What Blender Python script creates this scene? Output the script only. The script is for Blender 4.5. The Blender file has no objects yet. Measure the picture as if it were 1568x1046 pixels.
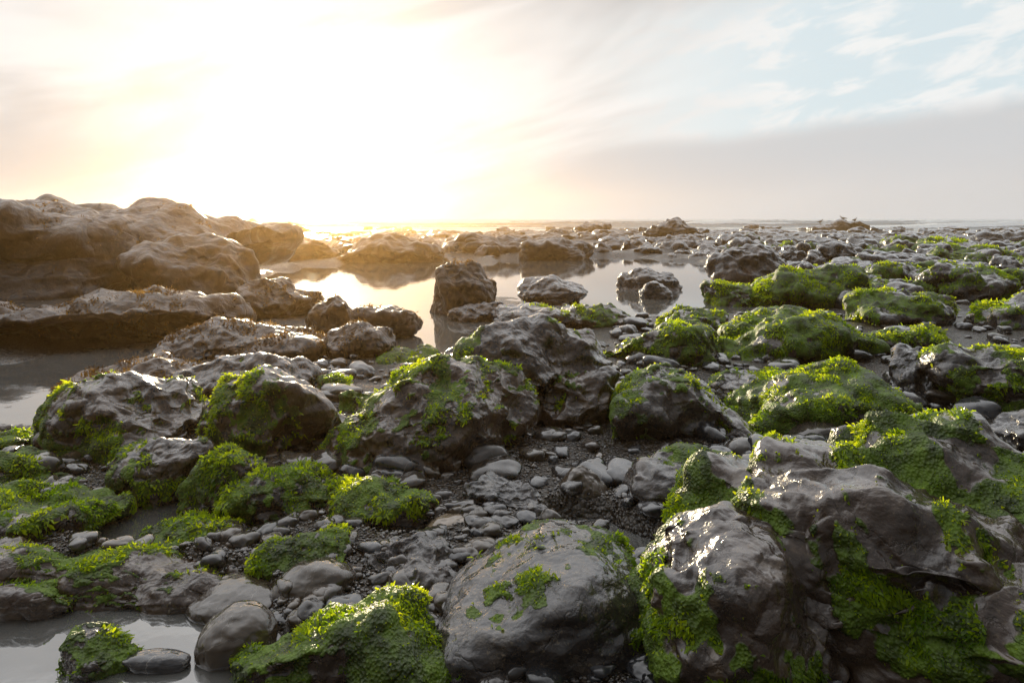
import bpy, bmesh, math, time
import numpy as np
from mathutils import Vector
T0=time.time()
rng=np.random.default_rng(11)
H=1.0           # eye height (m)
F=1045.0        # focal length in survey units
HZ=335.0
GLARE_HAZE=True
scene=bpy.context.scene

# ------------------------------------------------------------------ noise
def _h(ix,iy,iz,s):
    n=(ix*np.uint32(374761393)+iy*np.uint32(668265263)+iz*np.uint32(2246822519)+np.uint32(s*3266489917&0xffffffff))
    n=(n^(n>>np.uint32(13)))*np.uint32(1274126177)
    n=(n^(n>>np.uint32(15)))*np.uint32(2654435761)
    n=n^(n>>np.uint32(16))
    return n.astype(np.float32)*np.float32(2/4294967295.)-1
def vnoise(p,s=0):
    f=np.floor(p); t=(p-f).astype(np.float32)
    i=f.astype(np.int64).astype(np.uint32)
    t=t*t*t*(t*(t*6-15)+10)
    x0,y0,z0=i[:,0],i[:,1],i[:,2]
    o=np.uint32(1); x1,y1,z1=x0+o,y0+o,z0+o
    tx,ty,tz=t[:,0],t[:,1],t[:,2]
    a=_h(x0,y0,z0,s)*(1-tx)+_h(x1,y0,z0,s)*tx
    b=_h(x0,y1,z0,s)*(1-tx)+_h(x1,y1,z0,s)*tx
    c=_h(x0,y0,z1,s)*(1-tx)+_h(x1,y0,z1,s)*tx
    d=_h(x0,y1,z1,s)*(1-tx)+_h(x1,y1,z1,s)*tx
    return (a*(1-ty)+b*ty)*(1-tz)+(c*(1-ty)+d*ty)*tz
R=np.array([[0.8,0.36,-0.48],[-0.6,0.48,-0.64],[0,0.8,0.6]])
def fbm(p,oct=4,s=0,gain=0.5):
    a=1.;o=np.zeros(len(p),np.float32);t=0
    q=p.copy()
    for k in range(oct):
        o+=a*vnoise(q,s+k); t+=a; a*=gain; q=(q@R)*2.03+7.3
    return o/t*1.5
def ridged(p,oct=4,s=0,gain=0.5):
    a=1.;o=np.zeros(len(p),np.float32);t=0
    q=p.copy()
    for k in range(oct):
        v=1-np.abs(vnoise(q,s+k)*2.0); o+=a*np.clip(v,-1,1); t+=a; a*=gain; q=(q@R)*2.03+3.1
    return o/t
def sstep(a,b,x):
    t=np.clip((x-a)/(b-a),0,1); return t*t*(3-2*t)

# ------------------------------------------------------------------ meshes
_ico={}
def ico(sub):
    if sub not in _ico:
        bm=bmesh.new(); bmesh.ops.create_icosphere(bm,subdivisions=sub,radius=1)
        me=bpy.data.meshes.new("t"); bm.to_mesh(me); bm.free()
        v=np.empty(len(me.vertices)*3,np.float32); me.vertices.foreach_get("co",v)
        f=np.empty(len(me.polygons)*3,np.int32); me.polygons.foreach_get("vertices",f)
        bpy.data.meshes.remove(me)
        _ico[sub]=(v.reshape(-1,3).astype(np.float64),f.reshape(-1,3))
    return _ico[sub]
def normals(V,Fa):
    a,b,c=V[Fa[:,0]],V[Fa[:,1]],V[Fa[:,2]]
    n=np.cross(b-a,c-a); N=np.zeros_like(V)
    for k in range(3):
        for j in range(3):
            N[:,j]+=np.bincount(Fa[:,k],n[:,j],len(V))
    return N/(np.linalg.norm(N,axis=1,keepdims=True)+1e-12), n
def make_obj(name,V,Fa,mats,mi=None,attrs=None,origin=None,smooth=True):
    me=bpy.data.meshes.new(name)
    if origin is None:
        mn,mx=V.min(0),V.max(0); origin=np.array([(mn[0]+mx[0])/2,(mn[1]+mx[1])/2,mn[2]])
    me.vertices.add(len(V)); me.vertices.foreach_set("co",(V-origin).astype(np.float32).ravel())
    k=Fa.shape[1]
    me.loops.add(len(Fa)*k); me.loops.foreach_set("vertex_index",Fa.astype(np.int32).ravel())
    me.polygons.add(len(Fa)); me.polygons.foreach_set("loop_start",np.arange(0,len(Fa)*k,k,dtype=np.int32))
    for m in mats: me.materials.append(m)
    if mi is not None: me.polygons.foreach_set("material_index",mi.astype(np.int32))
    me.polygons.foreach_set("use_smooth",np.full(len(Fa),smooth))
    me.update(calc_edges=True)
    for an,av in (attrs or {}).items():
        a=me.attributes.new(an,'FLOAT','POINT'); a.data.foreach_set("value",np.asarray(av,np.float32))
    ob=bpy.data.objects.new(name,me); ob.location=origin
    scene.collection.objects.link(ob); return ob

# ------------------------------------------------------------------ node helpers
class NT:
    def __init__(s,nt): s.nt=nt; nt.nodes.clear()
    def n(s,t,**kw):
        x=s.nt.nodes.new(t)
        for k,v in kw.items(): setattr(x,k,v)
        return x
    def put(s,sock,v):
        if isinstance(v,bpy.types.NodeSocket): s.nt.links.new(v,sock)
        elif v is not None: sock.default_value=v
    def m(s,op,a,b=None,c=None,clamp=False):
        x=s.n('ShaderNodeMath',operation=op); x.use_clamp=clamp
        for i,v in enumerate((a,b,c)): s.put(x.inputs[i],v)
        return x.outputs[0]
    def v(s,op,a,b=None):
        x=s.n('ShaderNodeVectorMath',operation=op); s.put(x.inputs[0],a)
        if op=='SCALE': s.put(x.inputs[3],b)
        else: s.put(x.inputs[1],b)
        return x.outputs['Value'] if op in('DOT_PRODUCT','LENGTH') else x.outputs[0]
    def mix(s,f,a,b,bt='MIX'):
        x=s.n('ShaderNodeMix',data_type='RGBA',blend_type=bt)
        s.put(x.inputs[0],f); s.put(x.inputs[6],a); s.put(x.inputs[7],b); return x.outputs[2]
    def ss(s,a,b,x):
        y=s.n('ShaderNodeMapRange',interpolation_type='SMOOTHSTEP')
        s.put(y.inputs[0],x); s.put(y.inputs[1],a); s.put(y.inputs[2],b); return y.outputs[0]
    def noise(s,vec,scale,detail=4,rough=0.55,dist=0.0):
        x=s.n('ShaderNodeTexNoise'); s.put(x.inputs['Vector'],vec); x.inputs['Scale'].default_value=scale
        x.inputs['Detail'].default_value=detail; x.inputs['Roughness'].default_value=rough; x.inputs['Distortion'].default_value=dist
        return x.outputs['Fac']
    def vor(s,vec,scale,feat='F1'):
        x=s.n('ShaderNodeTexVoronoi',feature=feat); s.put(x.inputs['Vector'],vec); x.inputs['Scale'].default_value=scale
        return x
    def attr(s,name):
        x=s.n('ShaderNodeAttribute',attribute_name=name); return x.outputs['Fac']
    def bump(s,h,strength,dist,nrm=None):
        x=s.n('ShaderNodeBump'); s.put(x.inputs['Height'],h); x.inputs['Strength'].default_value=strength; x.inputs['Distance'].default_value=dist
        if nrm: s.put(x.inputs['Normal'],nrm)
        return x.outputs[0]
    def comb(s,x,y,z):
        c=s.n('ShaderNodeCombineXYZ'); s.put(c.inputs[0],x); s.put(c.inputs[1],y); s.put(c.inputs[2],z); return c.outputs[0]
def mat(name):
    m=bpy.data.materials.new(name); m.use_nodes=True; return m,NT(m.node_tree)
C=lambda r,g,b:(r,g,b,1)

# rock
def rock_material():
    m,t=mat("wet_rock")
    P=t.n('ShaderNodeNewGeometry').outputs['Position']
    tone=t.attr("tone"); moss=t.attr("moss"); lum=t.attr("lum")
    n1=t.noise(P,2.3,5,0.6,0.6); n2=t.noise(P,14,5,0.65); n3=t.noise(P,90,3,0.6)
    grey=t.mix(t.ss(.36,.66,n1),C(.010,.010,.011),C(.045,.044,.046))
    brown=t.mix(t.ss(.36,.66,n1),C(.034,.015,.005),C(.12,.056,.018))  # rock's own brown, plus warm sun on the left rocks painted in
    col=t.mix(tone,grey,brown)
    col=t.mix(t.ss(.52,.72,n2),col,t.mix(tone,C(.075,.066,.055),C(.18,.095,.034)))
    col=t.mix(t.m('MULTIPLY',t.ss(.60,.70,n3),.5),col,C(.20,.15,.09))
    bv=t.vor(P,55).outputs[0]
    bs=t.m('MULTIPLY',t.m('SUBTRACT',1.,t.ss(.10,.20,bv)),t.ss(.56,.66,t.noise(P,5,3,.6)))
    col=t.mix(t.m('MULTIPLY',bs,.7),col,C(.28,.24,.17))
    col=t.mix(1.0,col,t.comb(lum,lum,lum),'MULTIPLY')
    mcol=t.mix(t.ss(.35,.65,n2),C(.026,.044,.004),C(.12,.20,.010))
    mm=t.ss(.25,.6,t.m('ADD',moss,t.m('MULTIPLY',t.m('SUBTRACT',t.noise(P,30,4,.6),.5),.8)))
    col=t.mix(mm,col,mcol)
    b=t.n('ShaderNodeBsdfPrincipled')
    t.put(b.inputs['Base Color'],col)
    ro=t.m('ADD',t.m('MULTIPLY',t.ss(.38,.72,n2),.24),.07)
    ro=t.m('ADD',ro,t.m('MULTIPLY',tone,.22))
    t.put(b.inputs['Roughness'],t.m('ADD',ro,t.m('MULTIPLY',mm,.3),clamp=True))
    b.inputs['IOR'].default_value=1.5
    wet=t.m('SUBTRACT',1.,t.m('MULTIPLY',t.ss(.72,1.,tone),.75))
    t.put(b.inputs['Coat Weight'],t.m('MULTIPLY',t.m('SUBTRACT',1.,mm),wet)); b.inputs['Coat Roughness'].default_value=.05
    crack=t.vor(t.v('ADD',P,t.v('SCALE',t.comb(n1,n2,n1),.25)),3.5,'DISTANCE_TO_EDGE').outputs[0]
    ck=t.ss(0,.02,crack)
    h=t.m('ADD',t.m('MULTIPLY',t.noise(P,9,5,.55,.4),1.0),t.m('MULTIPLY',ck,.10))
    nb=t.bump(h,.65,.045)
    nb=t.bump(t.noise(P,48,4,.65),.45,.006,nb)
    nb=t.bump(bs,.6,.004,nb)
    nb=t.bump(t.m('MULTIPLY',t.vor(P,130).outputs[0],mm),.8,.006,nb)
    t.put(b.inputs['Normal'],nb)
    cb=t.bump(t.noise(P,9,3,.5,.4),.5,.045); cb=t.bump(t.noise(P,40,2,.5),.18,.005,cb); t.put(b.inputs['Coat Normal'],cb)
    o=t.n('ShaderNodeOutputMaterial'); t.put(o.inputs[0],b.outputs[0]); return m
def pebble_material():
    m,t=mat("smooth_stone")
    P=t.n('ShaderNodeNewGeometry').outputs['Position']
    tone=t.attr("tone"); lum=t.attr("lum")
    n1=t.noise(P,9,5,0.6,.5); n2=t.noise(P,120,3,.6)
    col=t.mix(tone,C(.020,.022,.026),C(.060,.040,.023))
    col=t.mix(t.ss(.35,.7,n1),col,t.mix(tone,C(.048,.048,.052),C(.10,.073,.045)))
    col=t.mix(t.m('MULTIPLY',t.ss(.55,.7,n2),.35),col,C(.03,.03,.03))
    vein=t.ss(.0,.012,t.vor(t.v('ADD',P,t.v('SCALE',t.comb(n1,n1,n1),.2)),7,'DISTANCE_TO_EDGE').outputs[0])
    col=t.mix(t.m('MULTIPLY',t.m('SUBTRACT',1.,vein),.4),col,C(.25,.23,.2))
    col=t.mix(1.0,col,t.comb(lum,lum,lum),'MULTIPLY')
    b=t.n('ShaderNodeBsdfPrincipled'); t.put(b.inputs['Base Color'],col)
    t.put(b.inputs['Roughness'],t.m('ADD',t.m('MULTIPLY',n1,.22),.05))
    b.inputs['Coat Weight'].default_value=.9; b.inputs['Coat Roughness'].default_value=.05
    nb=t.bump(t.noise(P,26,4,.5),.25,.010); nb=t.bump(n2,.15,.002,nb); t.put(b.inputs['Normal'],nb)
    o=t.n('ShaderNodeOutputMaterial'); t.put(o.inputs[0],b.outputs[0]); return m
def weed_material():
    m,t=mat("green_seaweed")
    tn=t.attr("tone")
    P=t.n('ShaderNodeNewGeometry').outputs['Position']
    n=t.noise(P,7,3,.6)
    col=t.mix(tn,C(.055,.12,.005),C(.32,.45,.010))
    col=t.mix(t.m('MULTIPLY',t.ss(.5,.75,n),.25),col,C(.16,.13,.010))
    tr=t.mix(tn,C(.42,.64,.010),C(.93,.98,.02))
    pb=t.n('ShaderNodeBsdfPrincipled'); t.put(pb.inputs['Base Color'],col); pb.inputs['Roughness'].default_value=.22
    tl=t.n('ShaderNodeBsdfTranslucent'); t.put(tl.inputs[0],tr)
    mx=t.n('ShaderNodeMixShader'); mx.inputs[0].default_value=.58
    t.put(mx.inputs[1],pb.outputs[0]); t.put(mx.inputs[2],tl.outputs[0])
    o=t.n('ShaderNodeOutputMaterial'); t.put(o.inputs[0],mx.outputs[0]); return m
def brownweed_material():
    m,t=mat("brown_seaweed")
    tn=t.attr("tone")
    col=t.mix(tn,C(.05,.027,.009),C(.15,.085,.02))
    pb=t.n('ShaderNodeBsdfPrincipled'); t.put(pb.inputs['Base Color'],col); pb.inputs['Roughness'].default_value=.4
    tl=t.n('ShaderNodeBsdfTranslucent'); t.put(tl.inputs[0],t.mix(tn,C(.14,.06,.01),C(.5,.27,.05)))
    mx=t.n('ShaderNodeMixShader'); mx.inputs[0].default_value=.4
    t.put(mx.inputs[1],pb.outputs[0]); t.put(mx.inputs[2],tl.outputs[0])
    o=t.n('ShaderNodeOutputMaterial'); t.put(o.inputs[0],mx.outputs[0]); return m
def ground_material():
    m,t=mat("wet_gravel")
    P=t.n('ShaderNodeNewGeometry').outputs['Position']
    n1=t.noise(P,1.5,5,.6); v=t.vor(P,75); v2=t.vor(P,22)
    col=t.mix(t.ss(.3,.7,n1),C(.014,.011,.008),C(.040,.029,.018))
    hsv=t.n('ShaderNodeSeparateColor'); t.put(hsv.inputs[0],v.outputs['Color'])
    col=t.mix(t.m('MULTIPLY',t.ss(.6,1,hsv.outputs[0]),.7),col,C(.11,.09,.068))
    b=t.n('ShaderNodeBsdfPrincipled'); t.put(b.inputs['Base Color'],col)
    t.put(b.inputs['Roughness'],t.m('ADD',t.m('MULTIPLY',n1,.35),.06))
    nb=t.bump(t.m('MULTIPLY',v2.outputs[0],-1),.5,.02); nb=t.bump(t.m('MULTIPLY',v.outputs[0],-1),.9,.008,nb)
    t.put(b.inputs['Normal'],nb)
    o=t.n('ShaderNodeOutputMaterial'); t.put(o.inputs[0],b.outputs[0]); return m
def water_material(sea=False):
    m,t=mat("sea_water" if sea else "pool_water")
    P=t.n('ShaderNodeNewGeometry').outputs['Position']
    o=t.n('ShaderNodeOutputMaterial')
    b=t.n('ShaderNodeBsdfPrincipled')
    if sea:
        b.inputs['IOR'].default_value=1.33
        f=t.attr("foam"); f=t.ss(.42,.7,t.m('ADD',f,t.m('MULTIPLY',t.m('SUBTRACT',t.noise(P,.5,5,.7),.5),1.0)))
        t.put(b.inputs['Base Color'],t.mix(f,C(.10,.13,.145),C(.85,.84,.8)))
        t.put(b.inputs['Roughness'],t.m('ADD',t.m('MULTIPLY',f,.5),.25))
        t.put(b.inputs['Normal'],t.bump(t.noise(t.v('MULTIPLY',P,(.4,1.,1.)),.8,5,.65),1.,.5))
    else:
        b.inputs['IOR'].default_value=3.0; b.inputs['Roughness'].default_value=.02
        t.put(b.inputs['Base Color'],t.mix(t.noise(P,4,4,.6),C(.07,.07,.066),C(.16,.16,.15)))
        nb=t.bump(t.noise(P,5,3,.5),.10,.010); nb=t.bump(t.noise(P,26,2,.5),.08,.002,nb)
        t.put(b.inputs['Normal'],nb)
    t.put(o.inputs[0],b.outputs[0])
    return m
ROCK=rock_material(); PEB=pebble_material(); WEED=weed_material(); BWEED=brownweed_material()
GND=ground_material(); POOL=water_material(); SEA=water_material(True)

# ------------------------------------------------------------------ tide pools / terrain
def at(u,y): return (u-784.)/F*y
def dist(v): return F*H/(v-HZ)
pools=[]
for (u0,u1,v0,v1,dep) in [(-160,270,538,680,.16),(-160,420,885,1150,.18),(110,430,765,865,.13),
        (390,745,396,482,.36),(725,1155,392,480,.34),(580,760,455,562,.20),(930,1015,812,880,.07),(820,965,788,835,.06),
        (380,620,505,530,.14),(-200,90,672,700,.08),(560,700,820,850,.05),(1120,1200,655,700,.05),(-100,60,760,800,.06),
        (390,560,349,358,.6),(620,860,350,357,.5),(900,1130,348,354,.5),(1150,1400,352,357,.5)]:
    ya,yb=dist(v1),dist(v0); yc=(ya+yb)/2
    pools.append((at((u0+u1)/2,yc),yc,(u1-u0)/2/F*yc,(yb-ya)/2,dep))
def terrain(x,y):
    p=np.stack([x,y,np.zeros_like(x)],1)
    r=np.hypot(x,y)
    z=.040+.05*fbm(p*.9,4,3)+.012*fbm(p*5,3,8)
    far=sstep(8,22,y)*(1-sstep(60,80,r))
    rd=ridged(p*np.array([.35,.6,1]),5,21)
    z=z+far*(.24*rd)-far*.03
    z=z-sstep(58,90,r)*1.6
    for (cx,cy,rx,ry,d) in pools:
        q=np.sqrt(((x-cx)/rx)**2+((y-cy)/ry)**2)
        z=z-(d+.05)*(1-sstep(.6,1.15,q+.15*fbm(p*3.1/ max(rx,.3),2,5)))
    return z
def in_pool(x,y,k=.9):
    return any(((x-a)/c)**2+((y-b)/d)**2<k*k for a,b,c,d,_ in pools)
ang=np.concatenate([np.linspace(-180,-52,60,endpoint=False),np.linspace(-52,52,760),np.linspace(52,180,60,endpoint=False)[1:]])
ang=np.radians(ang)
def polar(rs,name,mat_,zf):
    A,Rr=np.meshgrid(ang,rs); x=(Rr*np.sin(A)).ravel(); y=(Rr*np.cos(A)).ravel()
    z,at_=zf(x,y); V=np.stack([x,y,z],1)
    na,nr=len(ang),len(rs)
    i=np.arange(nr-1)[:,None]*na+np.arange(na)[None,:]; j=np.arange(nr-1)[:,None]*na+(np.arange(na)[None,:]+1)%na
    Q=np.stack([i,i+na,j+na,j],-1).reshape(-1,4)
    return make_obj(name,V,Q,[mat_],attrs=at_,origin=np.zeros(3))
polar(np.concatenate([np.geomspace(.25,110,520),np.geomspace(120,9000,12)]),"rocky_beach_ground",GND,lambda x,y:(terrain(x,y),None))
polar(np.geomspace(.25,68,60),"tide_pool_water",POOL,lambda x,y:(np.zeros_like(x),None))
def seaz(x,y):
    r=np.hypot(x,y); p=np.stack([x,y,np.zeros_like(x)],1)
    ph=y*.11+2.4*fbm(p*np.array([.010,.02,1]),3,31)
    w=np.sin(ph*2*np.pi/2.2); crest=np.clip(w,0,1)**3
    br=sstep(.0,.5,fbm(p*np.array([.018,.04,1]),3,55))
    a=sstep(68,95,r)*(1-sstep(700,1500,r))
    z=a*(.85*crest*(.4+br*.6)+.10*fbm(p*.2,3,2))
    f=a*(sstep(.3,.8,crest)*(.2+br)*1.15)+.55*sstep(68,72,r)*(1-sstep(75,95,r))
    return z,{"foam":f}
polar(np.concatenate([np.geomspace(68,700,520),np.geomspace(720,9000,30)]),"sea",SEA,seaz)

# ------------------------------------------------------------------ rocks
def base_shape(sub,seed,k=7,npl=16,lump=.16):
    r_=np.random.default_rng(seed); D,Fa=ico(sub)
    n=r_.normal(size=(npl,3)); n/=np.linalg.norm(n,axis=1,keepdims=True)
    n=np.vstack([n,np.eye(3),-np.eye(3)]); d=np.concatenate([r_.uniform(.68,1.,npl),np.ones(6)*1.02])
    s=np.zeros(len(D))
    for a,b in zip(n,d): s+=(np.maximum(D@a,0)/b)**k
    rr=s**(-1./k)
    P=D*rr[:,None]
    P=P*(1+lump*fbm(D*1.6+seed%97,3,seed%1000))[:,None]
    mn,mx=P.min(0),P.max(0); P=(P-(mn+mx)/2)/((mx-mn)/2)
    return P,Fa
def build_rock(cx,cy,W,D,ht,seed,sub=6,k=7,rough=1.,lump=.16,prof=None,z0=0.,cz=.28,fold=0.,sink=.45,npl=16,dome=0.):
    P,Fa=base_shape(sub,seed,k,npl=npl,lump=lump)
    z=np.where(P[:,2]>0,cz*ht+P[:,2]*ht*(1-cz),cz*ht+P[:,2]*ht*(cz+sink))
    if prof is not None:
        px=[a for a,_ in prof]; pz=[b for _,b in prof]
        z=np.where(z>0,z*np.interp(P[:,0],px,pz),z)
    V=np.stack([cx+P[:,0]*W/2,cy+P[:,1]*D/2,z0+z],1)
    s=(W*.5+D*.2+ht*.6); N,_=normals(V,Fa); q=V/s
    d=.060*fbm(q*3.2,3,seed%77)+.045*(ridged(q*2.6+5,3,seed%51)-.4)+.008*fbm(q*17,4,5)
    if fold>0: d=d+fold*(ridged(q*np.array([3.2,3.8,4.6])*.85+.8*np.stack([fbm(q*2,2,9)]*3,1),2,seed%33)-.5)
    V=V+N*(d*s*rough)[:,None]
    return V,Fa
def blades(V,Fa,moss,L,dens,seed,maxn=60000,lift=.35):
    r_=np.random.default_rng(seed)
    N,fn=normals(V,Fa); area=np.linalg.norm(fn,axis=1)/2
    c=V[Fa].mean(1)
    w=area*moss[Fa].mean(1)*(c[:,2]>-.01)
    tuft=.10+1.2*sstep(-.3,.5,fbm(c/L*.11,3,seed%61)); w=w*tuft
    tot=w.sum()
    if tot<=0: return None
    n=int(min(maxn,dens*tot/(L*L)))
    if n<10: return None
    idx=np.searchsorted(np.cumsum(w)/tot,r_.random(n)); idx=np.clip(idx,0,len(Fa)-1)
    a,b=r_.random(n),r_.random(n); sw=a+b>1; a[sw]=1-a[sw]; b[sw]=1-b[sw]
    t=Fa[idx]; g=(1-a-b)
    p=V[t[:,0]]*g[:,None]+V[t[:,1]]*a[:,None]+V[t[:,2]]*b[:,None]
    nn=N[t[:,0]]*g[:,None]+N[t[:,1]]*a[:,None]+N[t[:,2]]*b[:,None]; nn/=np.linalg.norm(nn,axis=1,keepdims=True)+1e-9
    down=np.zeros_like(p); down[:,2]=-1; down=down-(down*nn).sum(1)[:,None]*nn
    rd=r_.normal(size=p.shape); rd=rd-(rd*nn).sum(1)[:,None]*nn; rd/=np.linalg.norm(rd,axis=1,keepdims=True)+1e-9
    flow=np.stack([fbm(p/L*.12,2,7),fbm(p/L*.12,2,17),fbm(p/L*.12,2,27)],1)
    li=lift*r_.uniform(.1,1.3,n)*(1+1.5*np.clip(nn[:,2],0,1))
    d=down*.6+rd*.65+flow*.9+nn*li[:,None]; d/=np.linalg.norm(d,axis=1,keepdims=True)+1e-9
    l=L*r_.uniform(.45,1.4,n)*(.4+.8*tuft[idx]); l=l[:,None]
    wd=np.cross(d,nn); wd+=nn*r_.normal(size=(n,1))*.5; wd/=np.linalg.norm(wd,axis=1,keepdims=True)+1e-9
    w_=(L*r_.uniform(.16,.40,n))[:,None]
    rd2=r_.normal(size=p.shape)*.4
    p0=p-nn*L*.08; p1=p+d*l*.5+nn*L*.06; p2=p1+(d*.7+down*.4+rd2-nn*.15)*l*.5
    B=np.stack([p0-wd*w_*.6,p0+wd*w_*.6,p1-wd*w_,p1+wd*w_,p2-wd*w_*.45,p2+wd*w_*.45],1).reshape(-1,3)
    o=np.arange(n)[:,None]*6
    T=np.concatenate([o+np.array([[0,1,3]]),o+np.array([[0,3,2]]),o+np.array([[2,3,5]]),o+np.array([[2,5,4]])])
    tn=np.clip(.5+.8*fbm(p*8,3,3)+r_.normal(size=n)*.2,0,1)
    return B,T,np.repeat(tn,6)
def moss_mask(V,Fa,amt,md,seed,fr=4.):
    N,_=normals(V,Fa); md=np.array(md,float)
    x=amt-.56+.45*fbm(V*fr+seed%13,4,seed%41)+.32*fbm(V*fr*5+seed%13,3,seed%29)+.5*(N@md)
    return sstep(-.08,.12,x)
LB=.0085
cnt=0
def rock(name,u0,u1,vt,vb,moss=.3,md=(0,0,1),tone=.4,sub=6,seed=None,lum=1.,dr=.75,brown=0.,bl=1.,parts=None,mat_=None,grow=1.12,**kw):
    global cnt; cnt+=1
    seed=seed or (cnt*131+7)
    yf=dist(vb)
    def geom(u0,u1,vt,yf):
        Wg=(u1-u0)/F; yc=yf/(1-.45*dr*Wg) if Wg*dr*.45<.6 else yf*1.6
        W=Wg*yc; D=dr*W; D=min(D,2.5*yf)
        ht=max(H-(vt-HZ)/F*(yc+.05*D),.03)
        return (at((u0+u1)/2,yc),yc,W*grow,D*grow*1.05,ht*1.0)
    g=geom(u0,u1,vt,yf)
    Vs,Fs=build_rock(*g,seed,sub=sub,**kw)
    yc=g[1]
    if parts:
        o=len(Vs); Vl=[Vs]; Fl=[Fs]
        for i,(a,b,c,d,kk) in enumerate(parts):
            gg=geom(a,b,c,dist(d))
            k2=dict(kw); k2.pop('prof',None); k2['sub']=sub-1; k2.update(kk)
            V2,F2=build_rock(*gg,seed+17*(i+1),**k2)
            Vl.append(V2); Fl.append(F2+o); o+=len(V2)
        Vs=np.vstack(Vl); Fs=np.vstack(Fl)
    mm=moss_mask(Vs,Fs,moss,md,seed,fr=3.2/max(g[2],.15)**.5)
    if moss<=0: mm=mm*0
    L=LB*(max(yc,1.2)/1.6)**.65
    if moss>0:   # cushion of algae stands proud of the rock
        Nn,_=normals(Vs,Fs); Vs=Vs+Nn*(mm*L*1.1*(.4+1.2*fbm(Vs/L*.11,3,4)))[:,None]
    n=len(Vs); tn=np.full(n,tone); lu=np.full(n,lum); mi=np.zeros(len(Fs))
    V,Fa=Vs,Fs; msk=mm
    bw=blades(Vs,Fs,mm,L,1.9*bl,seed,maxn=110000) if moss>0 else None
    if bw:
        Fa=np.vstack([Fa,bw[1]+len(V)]); V=np.vstack([V,bw[0]]); mi=np.concatenate([mi,np.ones(len(bw[1]))])
        tn=np.concatenate([tn,bw[2]]); lu=np.concatenate([lu,np.ones(len(bw[0]))]); msk=np.concatenate([msk,np.ones(len(bw[0]))])
    if brown>0:
        mb=moss_mask(Vs,Fs,brown,(0,0,.6),seed+5,fr=3.)
        bb=blades(Vs,Fs,mb,L,1.2,seed+9,maxn=25000,lift=.5)
        if bb:
            Fa=np.vstack([Fa,bb[1]+len(V)]); V=np.vstack([V,bb[0]]); mi=np.concatenate([mi,np.full(len(bb[1]),2)])
            tn=np.concatenate([tn,bb[2]]); lu=np.concatenate([lu,np.ones(len(bb[0]))]); msk=np.concatenate([msk,np.zeros(len(bb[0]))])
    m0=mat_ or ROCK
    return make_obj(name,V,Fa,[m0,WEED,BWEED],mi,{"tone":tn,"lum":lu,"moss":msk})
MB="mossy_boulder"; BB="bare_boulder"
# near right giant
rock(MB,1030,1760,648,1140,moss=.50,md=(-.55,-.20,.05),tone=.4,sub=8,seed=901,dr=.85,fold=.06,k=4,cz=.35,bl=1.2,lump=.12,grow=1.04,
     prof=[(-1,.8),(-.6,.95),(-.3,1.02),(.1,1.0),(.35,.92),(.5,.88),(1,.8)],
     parts=[(985,1270,790,1120,dict(sub=7,fold=.05,cz=.4)),(1040,1560,690,1100,dict(sub=7,fold=.06,cz=.4))])
rock("smooth_dark_boulder",674,988,832,1050,moss=.27,md=(.3,.5,.4),tone=.08,sub=8,seed=79,dr=.8,k=9,rough=.26,lum=1.2,npl=9,lump=.07,grow=1.06,
     prof=[(-1,.85),(-.8,.9),(.1,.96),(.5,1.),(.8,.97),(1,.9)],cz=.4)
rock(MB,365,690,893,1085,moss=.68,md=(-.1,.2,.5),tone=.3,sub=7,seed=31,dr=.5,prof=[(-1,.25),(-.5,.5),(0,.8),(.5,1.),(.8,1),(1,.8)],grow=1.05)
rock(BB,545,700,833,925,moss=.1,tone=.2,sub=7,seed=32,fold=.05,md=(0,.2,.1))
st=dict(moss=0,sub=6,k=3,rough=.25,lump=.06,mat_=PEB,grow=1.05,cz=.42)
rock("smooth_stone",308,421,926,1022,tone=.8,seed=41,dr=.8,**st)
rock("smooth_stone",424,543,853,938,tone=.75,seed=42,dr=.8,**st)
rock("smooth_stone",293,428,893,952,tone=.7,seed=43,**st)
rock("smooth_stone",654,752,788,845,tone=.9,seed=44,lum=2.6,**st)
rock("smooth_stone",678,768,824,868,tone=.85,seed=45,lum=2.4,**st)
rock("smooth_stone",265,337,827,865,tone=.8,seed=46,**st)
rock("smooth_stone",540,620,835,875,tone=.6,seed=146,**st)
rock("smooth_stone",408,480,930,968,tone=.1,seed=47,lum=.9,**st)
rock("smooth_stone",190,290,1000,1030,tone=.1,seed=48,lum=1.3,dr=.4,**st)
rock(MB,-60,162,757,862,moss=.70,md=(0,.1,.4),tone=.4,sub=7,seed=51)
rock("mossy_rock_shelf",-110,405,850,935,moss=.60,md=(-.1,.6,.3),tone=.5,sub=8,seed=52,dr=.25,prof=[(-1,1),(-.3,1.1),(0,.95),(.6,.8),(.85,.6),(1,.35)],
     parts=[(-90,130,895,948,dict(sub=6)),(20,270,872,930,dict(sub=6))],grow=1.0)
rock(MB,98,196,972,1040,moss=.55,tone=.3,sub=7,seed=53,md=(0,0,.4))
rock(MB,400,527,817,908,moss=.74,md=(0,0,.25),tone=.3,sub=7,seed=54,cz=.4)
rock(MB,228,366,795,860,moss=.55,tone=.4,sub=7,seed=55,md=(0,0,.4),cz=.4)
rock(MB,510,657,733,828,moss=.70,md=(0,0,.25),tone=.3,sub=7,seed=56,cz=.4)
rock(MB,352,525,714,812,moss=.60,md=(0,0,.3),tone=.3,sub=7,seed=57,cz=.4)
rock(MB,285,405,683,792,moss=.58,md=(-.2,0,.3),tone=.4,sub=7,seed=58,prof=[(-1,.5),(-.3,.85),(.3,1),(1,.9)],cz=.4)
rock(MB,178,322,666,772,moss=.52,md=(-.2,0,.25),tone=.4,sub=7,seed=59,cz=.4)
rock(MB,-40,80,690,775,moss=.62,tone=.4,sub=6,seed=60,md=(0,0,.3))
rock(MB,-30,62,660,695,moss=.6,tone=.4,sub=6,seed=61,md=(0,0,.3))
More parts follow.
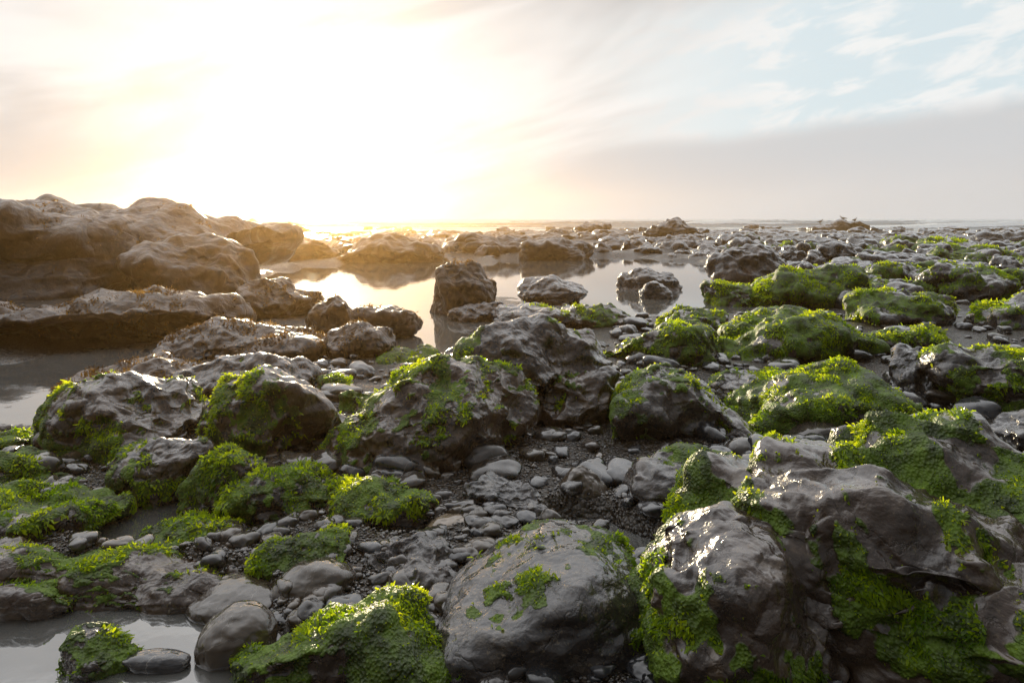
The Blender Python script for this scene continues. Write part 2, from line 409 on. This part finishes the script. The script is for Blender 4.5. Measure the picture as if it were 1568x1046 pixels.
rock(MB,45,128,730,775,moss=.6,tone=.4,sub=6,seed=62,md=(0,0,.3))
rock(MB,72,297,573,715,moss=.54,md=(-.5,-.15,-.35),tone=.5,sub=7,seed=63,fold=.02,prof=[(-1,.8),(-.5,.95),(0,1),(.4,.98),(1,.9)],cz=.38)
rock(BB,296,490,537,640,moss=.2,md=(-.5,0,-.3),tone=.5,sub=7,seed=64)
rock(MB,310,515,556,722,moss=.48,md=(-.6,-.05,-.25),tone=.6,sub=7,seed=65,prof=[(-1,.75),(-.5,1),(0,1),(.5,.9),(1,.75)],cz=.38)
rock(MB,518,805,546,742,moss=.42,md=(-.6,.45,.35),tone=.7,sub=8,seed=66,lum=.8,prof=[(-1,.35),(-.75,.65),(-.4,.92),(0,1),(.5,1.),(1,.85)],dr=.7,cz=.35)
rock(MB,702,930,488,662,moss=.42,md=(-.5,.1,-.05),tone=.65,sub=8,seed=67,lum=.8,fold=.03,prof=[(-1,.8),(-.6,.95),(0,1),(.5,1),(.8,.95),(1,.8)],cz=.35,
     parts=[(800,945,560,665,dict(sub=6))])
rock(MB,938,1138,561,685,moss=.50,md=(-.7,.3,.1),tone=.3,sub=7,seed=68,k=12,prof=[(-1,.7),(-.5,1),(0.1,1),(.5,.75),(1,.5)],cz=.35)
rock(MB,923,1092,487,572,moss=.57,md=(-.6,0,-.1),tone=.3,sub=7,seed=69,prof=[(-1,.5),(-.2,.85),(.3,1),(.7,.95),(1,.75)])
rock(MB,1088,1322,464,566,moss=.76,md=(-.2,.1,.1),tone=.3,sub=7,seed=70,prof=[(-1,.5),(-.2,.9),(.3,1),(.7,.9),(1,.5)],rough=1.2)
rock(MB,1147,1397,561,678,moss=.80,md=(0,-.1,.1),tone=.3,sub=7,seed=71,prof=[(-1,.6),(-.6,.85),(.3,1),(.7,.95),(1,.6)],cz=.35)
rock(MB,1093,1247,564,632,moss=.6,tone=.2,sub=7,seed=72,md=(0,.4,0))
rock(MB,1163,1327,398,474,moss=.74,tone=.3,sub=6,seed=73,md=(0,.1,.2),prof=[(-1,.45),(-.3,.8),(.2,1),(.8,.95),(1,.7)],rough=1.3)
rock(MB,1308,1447,442,508,moss=.66,tone=.3,sub=6,seed=74,md=(0,.1,.2))
rock(BB,1323,1412,402,448,moss=.4,tone=.3,sub=6,seed=75,md=(0,0,.3))
rock(BB,1423,1542,404,464,moss=.45,tone=.25,sub=6,seed=76,md=(0,0,.3))
rock(BB,1503,1640,446,515,moss=.5,tone=.2,sub=6,seed=177,md=(0,0,.3))
rock(MB,1438,1680,528,645,moss=.70,tone=.3,sub=7,seed=78,md=(-.1,.1,.25))
rock(BB,1366,1472,531,615,moss=.1,tone=.1,sub=7,seed=79,md=(0,0,.2))
rock(MB,1318,1432,496,548,moss=.55,tone=.2,sub=6,seed=80,md=(0,0,.2))
rock(MB,1083,1182,430,468,moss=.7,tone=.3,sub=6,seed=81,md=(0,0,.2))
rock(MB,1010,1110,470,510,moss=.65,tone=.3,sub=6,seed=181,md=(0,0,.2))
rock("smooth_stone",1275,1327,441,477,tone=.1,seed=82,lum=2.,**st)
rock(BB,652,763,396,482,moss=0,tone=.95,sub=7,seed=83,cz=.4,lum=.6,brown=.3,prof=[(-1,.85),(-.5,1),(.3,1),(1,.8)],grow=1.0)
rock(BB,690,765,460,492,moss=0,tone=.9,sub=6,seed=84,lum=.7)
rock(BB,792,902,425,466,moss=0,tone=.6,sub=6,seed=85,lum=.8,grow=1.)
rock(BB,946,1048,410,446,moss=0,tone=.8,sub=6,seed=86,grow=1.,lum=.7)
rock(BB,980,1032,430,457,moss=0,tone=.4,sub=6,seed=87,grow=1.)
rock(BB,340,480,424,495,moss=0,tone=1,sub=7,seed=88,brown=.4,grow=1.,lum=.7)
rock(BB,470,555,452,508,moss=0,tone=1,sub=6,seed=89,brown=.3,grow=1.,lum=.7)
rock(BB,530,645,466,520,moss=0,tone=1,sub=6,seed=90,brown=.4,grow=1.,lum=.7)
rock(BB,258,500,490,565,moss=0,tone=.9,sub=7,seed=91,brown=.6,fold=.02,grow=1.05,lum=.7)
rock(BB,494,607,492,560,moss=0,tone=.9,sub=7,seed=92,brown=.3,grow=1.,lum=.7)
rock(BB,122,305,552,605,moss=0,tone=.9,sub=7,seed=93,brown=.6)
rock(BB,753,872,466,505,moss=.3,tone=.5,sub=6,seed=94,md=(0,0,.2))
rock(BB,855,965,470,505,moss=.4,tone=.5,sub=6,seed=95,md=(0,0,.2))
rock(MB,573,684,534,565,moss=.75,tone=.4,sub=6,seed=96,md=(0,0,.2))
rock(MB,478,537,570,622,moss=.75,tone=.4,sub=6,seed=97,md=(0,0,.2))
rock(MB,517,575,598,655,moss=.75,tone=.4,sub=6,seed=98,md=(0,0,.2))
rock(BB,958,1150,684,800,moss=.3,tone=.25,sub=7,seed=99,dr=.8,md=(0,0,.3))
rock("smooth_stone",846,932,701,785,moss=0,tone=.7,sub=7,k=7,rough=.35,mat_=PEB,seed=100,lum=1.6,prof=[(-1,.3),(-.3,.85),(.1,1),(.5,.95),(1,.5)],cz=.25)
rock(BB,712,845,728,808,moss=0,tone=.1,sub=7,seed=101,lum=.9,rough=.8)
rock("smooth_stone",1030,1100,680,705,moss=0,tone=.1,sub=6,mat_=PEB,seed=102)
rock(BB,1530,1640,634,695,moss=0,tone=.1,sub=6,seed=103)
rock(BB,1085,1197,374,432,moss=0,tone=.8,sub=6,seed=104,fold=.03,lum=.7)
rock(MB,1385,1505,374,408,moss=.6,tone=.4,sub=6,seed=105,md=(0,0,.2))
rock(BB,590,720,1000,1060,moss=.1,tone=.2,sub=7,seed=106)
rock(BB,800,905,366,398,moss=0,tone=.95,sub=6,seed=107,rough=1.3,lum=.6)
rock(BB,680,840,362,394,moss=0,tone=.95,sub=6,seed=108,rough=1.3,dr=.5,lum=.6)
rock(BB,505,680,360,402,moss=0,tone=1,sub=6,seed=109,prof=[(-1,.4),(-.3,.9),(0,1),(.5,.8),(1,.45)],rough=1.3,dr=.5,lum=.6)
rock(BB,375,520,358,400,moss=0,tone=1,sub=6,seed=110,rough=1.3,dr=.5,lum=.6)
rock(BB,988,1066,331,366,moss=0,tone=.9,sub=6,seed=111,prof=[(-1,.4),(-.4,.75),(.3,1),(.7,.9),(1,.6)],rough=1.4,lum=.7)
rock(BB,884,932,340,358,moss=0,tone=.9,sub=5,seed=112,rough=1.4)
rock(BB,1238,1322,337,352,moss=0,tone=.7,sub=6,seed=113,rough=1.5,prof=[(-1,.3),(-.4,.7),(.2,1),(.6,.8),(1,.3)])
rock(BB,340,400,334,353,moss=0,tone=.9,sub=5,seed=114)
# big outcrop on the left; full brown tone paints in its sunlit haze
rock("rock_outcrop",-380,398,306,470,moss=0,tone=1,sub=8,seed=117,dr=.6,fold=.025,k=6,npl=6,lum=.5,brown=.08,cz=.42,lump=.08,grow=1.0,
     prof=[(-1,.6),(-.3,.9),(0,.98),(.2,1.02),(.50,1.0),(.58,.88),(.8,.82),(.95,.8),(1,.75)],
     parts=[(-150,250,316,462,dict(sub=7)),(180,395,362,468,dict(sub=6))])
rock("seaweed_rock_shelf",-120,350,450,532,moss=0,tone=1,sub=8,seed=116,dr=.6,fold=.05,k=5,lum=.6,brown=.7,cz=.3)
print("hero",time.time()-T0)

# ------------------------------------------------------------------ masses of stones
def scatter(items,shapes):
    Vl=[];Fl=[];tn=[];lu=[];ms=[];o=0
    for (x,y,z,w,d,h,yaw,si,t,l,m) in items:
        P,Fa=shapes[si]; c,s=math.cos(yaw),math.sin(yaw)
        Q=P*np.array([w/2,d/2,h/2]); Q=np.stack([Q[:,0]*c-Q[:,1]*s,Q[:,0]*s+Q[:,1]*c,Q[:,2]],1)+np.array([x,y,z])
        Vl.append(Q);Fl.append(Fa+o);o+=len(Q); n=len(Q); tn.append(np.full(n,t)); lu.append(np.full(n,l)); ms.append(np.full(n,m))
    V=np.vstack(Vl);Fa=np.vstack(Fl)
    return V,Fa,np.concatenate(tn),np.concatenate(lu),np.concatenate(ms)
smooth4=[base_shape(4,900+i,3.2,12,.14) for i in range(10)]
tiny=[base_shape(2,970+i,5,10,.1) for i in range(6)]
it=[]
for _ in range(6200):
    v=rng.uniform(395,1060); y=dist(v)*rng.uniform(.97,1.03); u=rng.uniform(-60,1640)
    if u<600 and v<560: continue
    x=at(u,y)
    if v>600 and u<1150 and rng.random()<.55: continue
    if in_pool(x,y,1.) and rng.random()<.96: continue
    w=float(np.clip(rng.lognormal(-2.95,.6),.02,.19))*(1+.05*y); w=min(w,.3)
    if y<2.4: w=min(w,.085)
    it.append((x,y,w,u,v))
xs=np.array([i[0] for i in it]); ys=np.array([i[1] for i in it]); zs=terrain(xs,ys)
items=[(x,y,z+w*.08,w,w*rng.uniform(.6,.95),w*rng.uniform(.4,.7),rng.uniform(0,6.3),int(rng.integers(10)),float(np.clip(rng.normal(.45 if u<900 else .15,.3),0,1)),float(rng.uniform(.5,1.5)),0.) for (x,y,w,u,v),z in zip(it,zs)]
V,Fa,tn,lu,ms=scatter(items,smooth4)
make_obj("beach_cobbles",V,Fa,[PEB],None,{"tone":tn,"lum":lu,"moss":ms})
n=30000; v=rng.uniform(640,1070,n); y=F*H/(v-HZ); u=rng.uniform(-20,1590,n); x=(u-784)/F*y; z=terrain(x,y)
ok=z>-.01; x,y,z=x[ok],y[ok],z[ok]
items=[(a,b,c+.001,w,w*.8,w*.6,q,int(s_),t,l,0.) for a,b,c,w,q,s_,t,l in zip(x,y,z,rng.uniform(.005,.015,len(x)),rng.uniform(0,6,len(x)),rng.integers(0,6,len(x)),rng.uniform(0,1,len(x)),rng.uniform(.3,1.5,len(x)))]
V,Fa,tn,lu,ms=scatter(items,tiny)
make_obj("beach_gravel",V,Fa,[PEB],None,{"tone":tn,"lum":lu,"moss":ms})
print("pebbles",time.time()-T0)
Vl=[];Fl=[];tl=[];ml=[];ll=[];o=0
Gv=[];Gf=[];Gt=[];go=0
rugged=[base_shape(5,700+i,8,16,.25) for i in range(14)]
rugged4=[base_shape(4,700+i,8,16,.25) for i in range(14)]
for i in range(1800):
    v=335+15+ (rng.random()**1.2)*112; y=dist(v); u=rng.uniform(-120,1700)
    if u<420 and v>372: continue
    if v>398 and u<1050: continue
    x=at(u,y)
    if in_pool(x,y,1.05): continue
    pw=rng.uniform(22,75)*(.35+.65*(v-335)/70); w=min(pw/F*y,3.0); w=max(w,.18)
    h=w*rng.uniform(.28,.6); h=min(h,.32+.25*sstep(0,1,(y-5)/10)*(y<28),.6)
    if u<1100: h=min(h,.38)
    if y>35 and rng.random()<.18: h=min(h*1.6,.75)
    P,Fa=(rugged if y<16 else rugged4)[int(rng.integers(14))]
    q=rng.uniform(0,6.3); c,s=math.cos(q),math.sin(q)
    Q=P*np.array([w/2,w/2*rng.uniform(.6,.9),h*.75]); Q=np.stack([Q[:,0]*c-Q[:,1]*s,Q[:,0]*s+Q[:,1]*c,Q[:,2]],1)+np.array([x,y,.2*h])
    N,_=normals(Q,Fa); Q=Q+N*((.09*fbm(Q/w*3,4,i%50)+.09*(ridged(Q/w*3.5,3,i%40)-.4))*w*.6)[:,None]
    right=float(sstep(850,1350,u))
    m=max(0,right*rng.uniform(-.25,.8)) if y<25 else 0
    mk=moss_mask(Q,Fa,m,(0,0,.25),i,fr=2.) if m>.3 else np.zeros(len(Q))
    Vl.append(Q);Fl.append(Fa+o);o+=len(Q)
    tl.append(np.full(len(Q),np.clip(1.-.7*right+rng.normal()*.1,0,1))); ll.append(np.full(len(Q),rng.uniform(.5,.9))); ml.append(mk)  # tone turns browner to the left: warm sunlight put into the colour
    if m>.3 and y<20:
        b=blades(Q,Fa,mk,LB*1.2*(y/1.6)**.65,1.5,i,maxn=5000)
        if b: Gv.append(b[0]);Gf.append(b[1]+go);go+=len(b[0]);Gt.append(b[2])
V=np.vstack(Vl);Fa=np.vstack(Fl);tn=np.concatenate(tl);lu=np.concatenate(ll);ms=np.concatenate(ml);mi=np.zeros(len(Fa))
if Gv:
    B=np.vstack(Gv);Bf=np.vstack(Gf)+len(V); V=np.vstack([V,B]);Fa=np.vstack([Fa,Bf]);mi=np.concatenate([mi,np.ones(len(Bf))])
    tn=np.concatenate([tn]+Gt);lu=np.concatenate([lu,np.ones(len(B))]);ms=np.concatenate([ms,np.ones(len(B))])
make_obj("reef_rocks",V,Fa,[ROCK,WEED],mi,{"tone":tn,"lum":lu,"moss":ms})
print("reef",time.time()-T0)

# ------------------------------------------------------------------ seagulls
def gull(x,y,z,yaw,s=1.):
    pts=[(0,0,.30,.085),(.12,0,.34,.075),(.20,0,.42,.035),(.23,0,.49,.038),(.31,0,.48,.010),(-.16,0,.30,.05),(-.32,0,.28,.02),
         (0,.04,.22,.014),(.01,.04,.12,.010),(0,.04,0,.010),(.06,.04,0,.012),(0,-.04,.22,.014),(.01,-.04,.12,.010),(0,-.04,0,.010),(.06,-.04,0,.012)]
    ed=[(0,1),(1,2),(2,3),(3,4),(0,5),(5,6),(0,7),(7,8),(8,9),(9,10),(0,11),(11,12),(12,13),(13,14)]
    me=bpy.data.meshes.new("seagull"); me.from_pydata([p[:3] for p in pts],ed,[]); ob=bpy.data.objects.new("seagull",me); scene.collection.objects.link(ob)
    sk=ob.modifiers.new("s",'SKIN')
    for i,p in enumerate(pts): me.skin_vertices[0].data[i].radius=(p[3],p[3])
    me.skin_vertices[0].data[0].use_root=True
    ob.modifiers.new("ss",'SUBSURF').levels=1; ob.modifiers["ss"].render_levels=1
    m,t=mat("gull_feathers"); P=t.n('ShaderNodeTexCoord').outputs['Object']
    sp=t.n('ShaderNodeSeparateXYZ'); t.put(sp.inputs[0],P)
    b=t.n('ShaderNodeBsdfPrincipled'); t.put(b.inputs['Base Color'],t.mix(t.ss(.05,.15,sp.outputs[0]),C(.12,.12,.13),C(.5,.5,.5))); b.inputs['Roughness'].default_value=.8
    oo=t.n('ShaderNodeOutputMaterial'); t.put(oo.inputs[0],b.outputs[0]); me.materials.append(m)
    ob.location=(x,y,z); ob.rotation_euler=(0,0,yaw); ob.scale=(s,)*3
rk=[o for o in scene.objects if o.name.startswith(BB) and 55<o.location.y<75 and o.location.x>20]
dg=bpy.context.evaluated_depsgraph_get(); dg.update()
for dx,q in ((-.25,0.2),(.12,2.9),(.3,.5)):
    if rk:
        r0=rk[0]; gx=r0.location.x+dx*r0.dimensions.x; yy=r0.location.y
    else: gx,yy=at(1280,64.),64.
    hit=scene.ray_cast(dg,Vector((gx,yy,6)),Vector((0,0,-1)))
    gull(gx,yy,hit[1].z-.01 if hit[0] else 1.,q,1.1)

# ------------------------------------------------------------------ sky and sun
AZ=math.radians(-16.3); EL=math.radians(8.2)
sd=Vector((math.sin(AZ)*math.cos(EL),math.cos(AZ)*math.cos(EL),math.sin(EL)))
L=bpy.data.lights.new("sun",'SUN'); L.energy=5.0; L.angle=math.radians(.6); L.color=(1,.81,.52)
so=bpy.data.objects.new("sun",L); so.rotation_euler=sd.to_track_quat('Z','Y').to_euler(); so.location=sd*50; scene.collection.objects.link(so)
w=bpy.data.worlds.new("World"); scene.world=w; w.use_nodes=True; t=NT(w.node_tree)
G=t.n('ShaderNodeTexCoord').outputs['Generated']
sp=t.n('ShaderNodeSeparateXYZ'); t.put(sp.inputs[0],G); X,Y,Z=sp.outputs
sky=t.n('ShaderNodeTexSky',sky_type='NISHITA'); sky.sun_disc=False; sky.sun_elevation=EL; sky.sun_rotation=AZ; sky.dust_density=1.5
az=t.m('ARCTAN2',X,Y); el=t.m('ARCSINE',Z)
dot=t.v('DOT_PRODUCT',G,tuple(sd)); dt=t.m('MAXIMUM',dot,0.0)
g1=t.m('POWER',dt,60); g2=t.m('POWER',dt,11); g3=t.m('POWER',dt,900)
rot=t.n('ShaderNodeVectorRotate',rotation_type='Z_AXIS')
cl=t.comb(az,el,0.)
t.put(rot.inputs['Vector'],cl); rot.inputs['Angle'].default_value=-.22
st_=t.v('MULTIPLY',rot.outputs[0],(1.3,5.,1.))
c1=t.noise(st_,1.5,4,.5,.5); c2=t.noise(t.v('MULTIPLY',rot.outputs[0],(6,17,1)),1.5,5,.6,.4)
base=t.v('SCALE',sky.outputs[0],.10)
blue=t.v('ADD',base,(6.5,7.5,7.9))
grey=t.mix(t.ss(.36,.60,c1),C(5.9,5.8,5.75),C(8.8,8.65,8.5))
rightgap=t.m('MULTIPLY',t.ss(.0,.45,az),t.m('MULTIPLY',t.ss(.05,.13,el),t.m('SUBTRACT',1.,t.ss(.20,.30,t.m('SUBTRACT',el,t.m('MULTIPLY',az,.15))))))
cov=t.m('SUBTRACT',1.,t.m('MULTIPLY',rightgap,t.m('SUBTRACT',.95,t.m('MULTIPLY',t.ss(.45,.62,c2),.8))))
skyc=t.mix(cov,blue,t.mix(rightgap,grey,C(9.3,9.2,9.0)))
edge=t.m('ADD',t.m('ADD',.093,t.m('MULTIPLY',az,.075)),t.m('MULTIPLY',t.m('SUBTRACT',t.noise(t.v('MULTIPLY',cl,(5,3,1)),1.5,4,.5),.5),.03))
bank=t.m('MULTIPLY',t.m('SUBTRACT',1.,t.ss(-.018,.014,t.m('SUBTRACT',el,edge))),t.ss(-.16,.2,az))
bankc=t.mix(t.ss(0,.1,el),C(7.8,7.2,6.7),C(6.3,6.3,6.35))
skyc=t.mix(t.m('MULTIPLY',bank,.92),skyc,bankc)
skyc=t.v('ADD',skyc,t.v('SCALE',t.comb(1.,1.03,1.08),t.m('MULTIPLY',t.ss(.30,.7,el),7.)))
# the sky away from the low sun is much dimmer
skyc=t.v('SCALE',skyc,t.m('ADD',.18,t.m('MULTIPLY',t.ss(-.35,.65,dot),.82)))
skyc=t.v('ADD',skyc,t.v('SCALE',t.comb(1.,.88,.64),t.m('MULTIPLY',g2,1.15)))
skyc=t.v('ADD',skyc,t.v('SCALE',t.comb(1.,.92,.76),t.m('MULTIPLY',g1,4.5)))
skyc=t.v('ADD',skyc,t.v('SCALE',t.comb(1.,.9,.7),t.m('MULTIPLY',g3,60.)))
bg=t.n('ShaderNodeBackground'); t.put(bg.inputs[0],skyc); bg.inputs[1].default_value=.1
o=t.n('ShaderNodeOutputWorld'); t.put(o.inputs[0],bg.outputs[0])

if GLARE_HAZE:  # added orange scattering volume, stands in for veiling glare around the sun
    bm=bmesh.new(); bmesh.ops.create_cube(bm,size=1); me=bpy.data.meshes.new("glare_haze"); bm.to_mesh(me); bm.free()
    ob=bpy.data.objects.new("glare_haze",me); ob.scale=(160,90,5); ob.location=(0,40,1.4); scene.collection.objects.link(ob)
    m,t=mat("glare_haze"); vs=t.n('ShaderNodeVolumeScatter'); vs.inputs['Density'].default_value=.0036; vs.inputs['Anisotropy'].default_value=.86
    vs.inputs['Color'].default_value=C(1,.62,.26)
    oo=t.n('ShaderNodeOutputMaterial'); t.put(oo.inputs['Volume'],vs.outputs[0]); me.materials.append(m)

cam=bpy.data.cameras.new("camera"); co=bpy.data.objects.new("camera",cam); scene.collection.objects.link(co)
co.location=(0,0,H); co.rotation_euler=(math.radians(90),0,0); cam.lens=24; cam.sensor_width=36; cam.shift_y=-187/1568.; cam.clip_end=20000; cam.clip_start=.05
scene.camera=co
scene.view_settings.view_transform='Standard'; scene.view_settings.look='None'; scene.view_settings.exposure=0
print("done",time.time()-T0, sum(len(o.data.vertices) for o in scene.objects if o.type=='MESH'))
